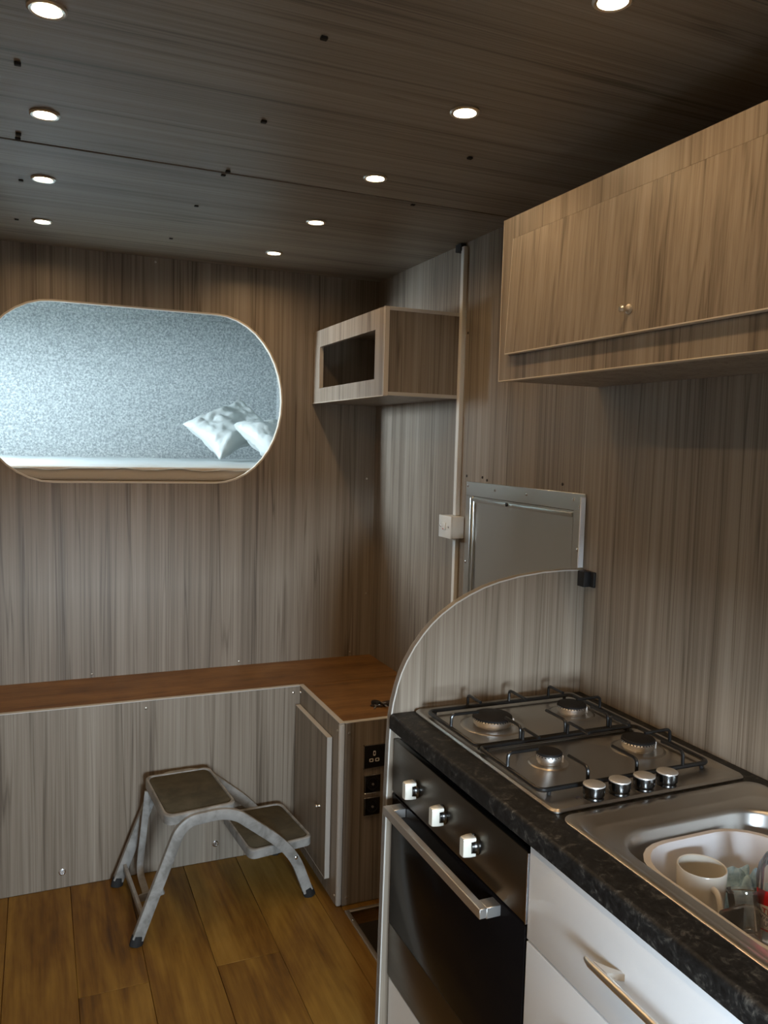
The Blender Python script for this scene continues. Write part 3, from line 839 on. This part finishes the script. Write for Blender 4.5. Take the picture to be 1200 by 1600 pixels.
link('door_lip', B(hx-.010, hx-.0026, 2.332, 2.341, .80, 1.370, bev=.002), 'aluminium_sheet', t)
link('lit_frame_edge', B(hx-.020, hx-.004, 1.7465, 1.7515, 1.236, 1.424, bev=.001, seg=1), 'white_gloss', t)  # frame edge catching light: its brightness is painted on as white
for y, z in ((2.385, 1.418), (2.21, 1.413), (2.03, 1.412), (1.80, 1.414), (1.772, 1.395), (2.385, 1.16), (1.775, 1.28)): screw(t, (hx-.004, y, z), (-1, 0, 0), .005, 'chrome')
link('latch_hole', G().lathe([(.006, 0), (.006, .003), (.003, .004)], (hx-.009, 2.13, 1.374), (-1, 0, 0), 12), 'black_plastic', t)

# trunking, switch, black bracket
t = thing('cable_trunking', 'slim white plastic cable trunking running up the right wall', 'trunking', (XR, 2.455, .64))
link('trunk_channel', B(XR-.017, XR-.0005, 2.446, 2.466, 1.3115, 2.218, bev=.0015), 'white_plastic', t)
link('trunk_channel', B(XR-.015, XR-.0005, 2.445, 2.464, .632, 1.2345, bev=.0015), 'white_plastic', t)
link('cable_entry', B(XR-.022, XR-.0005, 2.462, 2.50, 2.205, 2.230, bev=.002), 'dark_void', t)
t = thing('wall_switch', 'white surface mounted switch box interrupting the cable trunking', 'switch', (XR-.02, 2.46, 1.235))
link('back_box', B(XR-.045, XR-.0005, 2.412, 2.500, 1.2355, 1.3105, bev=.002), 'white_plastic', t)
fpz = link('switch_plate', B(XR-.052, XR-.0452, 2.411, 2.501, 1.2345, 1.3115, bev=.002), 'white_plastic', t)
link('rocker', B(XR-.0565, XR-.0515, 2.447, 2.468, 1.262, 1.287, bev=.002), 'white_plastic', fpz)
link('marker', B(XR-.0570, XR-.0563, 2.455, 2.464, 1.2635, 1.2665), 'print_red', fpz)
for y in (2.427, 2.486): screw(fpz, (XR-.052, y, 1.274), (-1, 0, 0), .004, 'chrome')
ob = link('corner_bracket', (lambda g: (g.box(XR-.026, XR-.0005, 1.712, 1.7405, 1.190, 1.231, bev=.002), g.box(XR-.008, XR-.0005, 1.695, 1.712, 1.190, 1.231, bev=.002))[-1])(G()), 'black_plastic', None, (XR, 1.72, 1.21))
tag(ob, 'small black plastic bracket where the curved partition meets the wall', 'bracket')

# ------------------------------------------------------------------ berth bedding
t = thing('mattress', 'thin beige sided mattress on the berth behind the oval opening', 'mattress', (.16, 3.98, 1.376))
link('mattress_core', B(-.97, XA-.008, YB+.035, YA-.012, 1.384, 1.436, bev=.012, seg=3), 'mattress_side', t)
link('base_board', B(-.97, XA-.008, YB+.030, YA-.012, 1.3745, 1.3835), 'mattress_side', t)
def sheetf(u, v):
    x = -.955+u*2.24; y = YB+.034+v*(YA-.03-YB-.034)
    z = 1.4375+.006*abs(noise.noise(Vector((x*7, y*7, 0))))+.008*max(0, noise.noise(Vector((x*2.5, y*2.5, 5))))+.004*abs(noise.noise(Vector((x*22, y*22, 2))))
    if v < .05:
        q = (1-v/.05); z -= q*(.012+.008*noise.noise(Vector((x*9, 0, 3)))); y -= .004*q
    return Vector((x, y, z))
ob = link('bed_sheet', crumple(160, 90, sheetf), 'sheet_white', None, (.16, 3.98, 1.437), smooth=80)
solid(ob, .0012, 1); tag(ob, 'crinkled white sheet spread over the berth mattress', 'sheet')
def pillow(w, h, th, seed, M_):
    n_ = 36; g = G(); v = []; f = []
    def surf(u, v_, s):
        a = u*2-1; b = v_*2-1
        pin = 1-.16*(1-abs(a)**2)*abs(b)**3-.0
        pin2 = 1-.16*(1-abs(b)**2)*abs(a)**3
        t_ = ((1-a**4)*(1-b**4))**.55
        wr = .014*noise.noise(Vector((a*2.2+seed, b*2.2, seed)))+.022*abs(noise.noise(Vector((a*3.2+b*1.5+seed, b*3.2-a, seed*2))))+.010*abs(noise.noise(Vector((a*9+seed, b*5, seed*3))))-.012
        return M_ @ Vector((a*w/2*pin2, b*h/2*pin, s*(th/2*t_+wr*(t_+.15)) + .012*noise.noise(Vector((a*1.5, b*1.5, seed+7)))))
    for s in (1, -1):
        o = len(v)
        for i in range(n_+1):
            for j in range(n_+1): v.append(surf(i/n_, j/n_, s))
        for i in range(n_):
            for j in range(n_):
                a = o+i*(n_+1)+j; q = (a, a+1, a+n_+2, a+n_+1)
                f.append(q if s > 0 else q[::-1])
    g.add(v, f)
    bm = bmesh.new(); me = bpy.data.meshes.new('t'); me.from_pydata([tuple(p) for p in g.v], [], g.f); bm.from_mesh(me)
    bmesh.ops.remove_doubles(bm, verts=bm.verts[:], dist=.0005); bpy.data.meshes.remove(me)
    return G().bm(bm)
M1 = Matrix.Translation((.945, 4.30, 1.612)) @ Matrix.Rotation(math.radians(6), 4, 'Z') @ Matrix.Rotation(math.radians(44), 4, 'X') @ Matrix.Rotation(math.radians(30), 4, 'Z')
ob = link('pillow', pillow(.43, .30, .14, 1.3, M1), 'pillow_plastic', None, (.93, 4.30, 1.45), smooth=80)
tag(ob, 'white plastic wrapped pillow leaning with one corner pointing up', 'pillow')
M2 = Matrix.Translation((1.12, 4.02, 1.560)) @ Matrix.Rotation(math.radians(30), 4, 'Z') @ Matrix.Rotation(math.radians(28), 4, 'X')
ob = link('pillow', pillow(.36, .30, .14, 4.1, M2), 'pillow_plastic', None, (1.08, 3.98, 1.45), smooth=80)
tag(ob, 'white plastic wrapped pillow lying half hidden behind the edge of the oval opening', 'pillow')

# ------------------------------------------------------------------ folding step stool
t = thing('step_stool', 'old grey metal folding two-step stool with worn brown treads', 'step stool', (.54, 2.66, 0))
NL, NR, FL, FR = Vector((.262, 2.440)), Vector((.845, 2.518)), Vector((.236, 2.822)), Vector((.812, 2.845))
def S(s, tt, z):
    p = NL*(1-s)*(1-tt)+NR*s*(1-tt)+FL*(1-s)*tt+FR*s*tt
    return Vector((p.x, p.y, z))
def side_frame(tt):
    pts = [S(.008, tt, .020), S(.10, tt, .155), S(.225, tt, .335), S(.285, tt, .362), S(.46, tt, .363), S(.55, tt, .345), S(.80, tt, .222), S(.90, tt, .150), S(.985, tt, .020)]
    path = arc_path(pts, .06, 5)
    side = (S(.5, 1, 0)-S(.5, 0, 0)).normalized()
    link('side_frame', G().tube(path, .0105, up=side, flat=1.65, square=True), 'grey_metal_paint', t)
    for s_, s2 in ((.0, .012), (1.0, .980)):
        a = S(s_, tt, .0005); b = S(s2, tt, .032)
        link('rubber_foot', G().tube([a, a*.6+b*.4, b], [.0135, .0135, .0125], 10, flat=1.55, up=side), 'rubber', t)
side_frame(.02); side_frame(.98)
def tread(s0, s1, t0, t1, z, name):
    c = [S(s1, t1, 0), S(s0, t1, 0), S(s0, t0, 0), S(s1, t0, 0)]
    def mapp(p, zz):
        u, v = p.x, p.y
        q = c[2]*(1-u)*(1-v)+c[3]*u*(1-v)+c[1]*(1-u)*v+c[0]*u*v
        return Vector((q.x, q.y, zz))
    def ring_(ins, zz, r=.10): return [mapp(p, zz) for p in rrect(ins, 1-ins, ins, 1-ins, 0, r, 5)]
    tr = link(name, G().loft([ring_(.03, z-.030), ring_(0, z-.030), ring_(0, z-.004), ring_(.012, z), ring_(.035, z), ring_(.042, z-.004), ring_(.045, z-.024)], True, True), 'grey_metal_paint', t)
    link('tread_mat', G().loft([ring_(.043, z-.0235), ring_(.043, z-.0045), ring_(.050, z-.0028)], True, True), 'tread_rubber', tr)
tread(.155, .550, .035, .945, .385, 'top_step')
tread(.63, 1.02, .045, .945, .205, 'lower_step')
# rear cross rail and brace
side = (S(.5, 1, 0)-S(.5, 0, 0)).normalized()
link('cross_rail', G().tube([S(.045, .03, .068), S(.045, .97, .068)], .012, flat=.5, up=(0, 0, 1), square=True), 'grey_metal_paint', t)
link('brace', G().tube(arc_path([S(.16, .80, .352), S(.11, .80, .075), S(.11, .45, .058)], .05), .011, flat=.45, up=(1, 0, .2), square=True), 'grey_metal_paint', t)
link('brace', G().tube([S(.07, .42, .060), S(.185, .32, .088)], .011, flat=.45, up=(0, 0, 1), square=True), 'grey_metal_paint', t)
link('cross_rail', G().tube([S(.90, .04, .158), S(.90, .96, .158)], .010, flat=.6, up=(0, 0, 1), square=True), 'grey_metal_paint', t)
for s_, z_ in ((.90, .155),):
    for tt in (.0, 1.0):
        p = S(s_, tt, z_)
        link('rivet', G().lathe([(.006, -.004), (.006, .006), (.003, .008)], p, -side if tt == 0 else side, 10), 'chrome', t)

for o in bpy.data.objects:
    if '_o' in o: del o['_o']
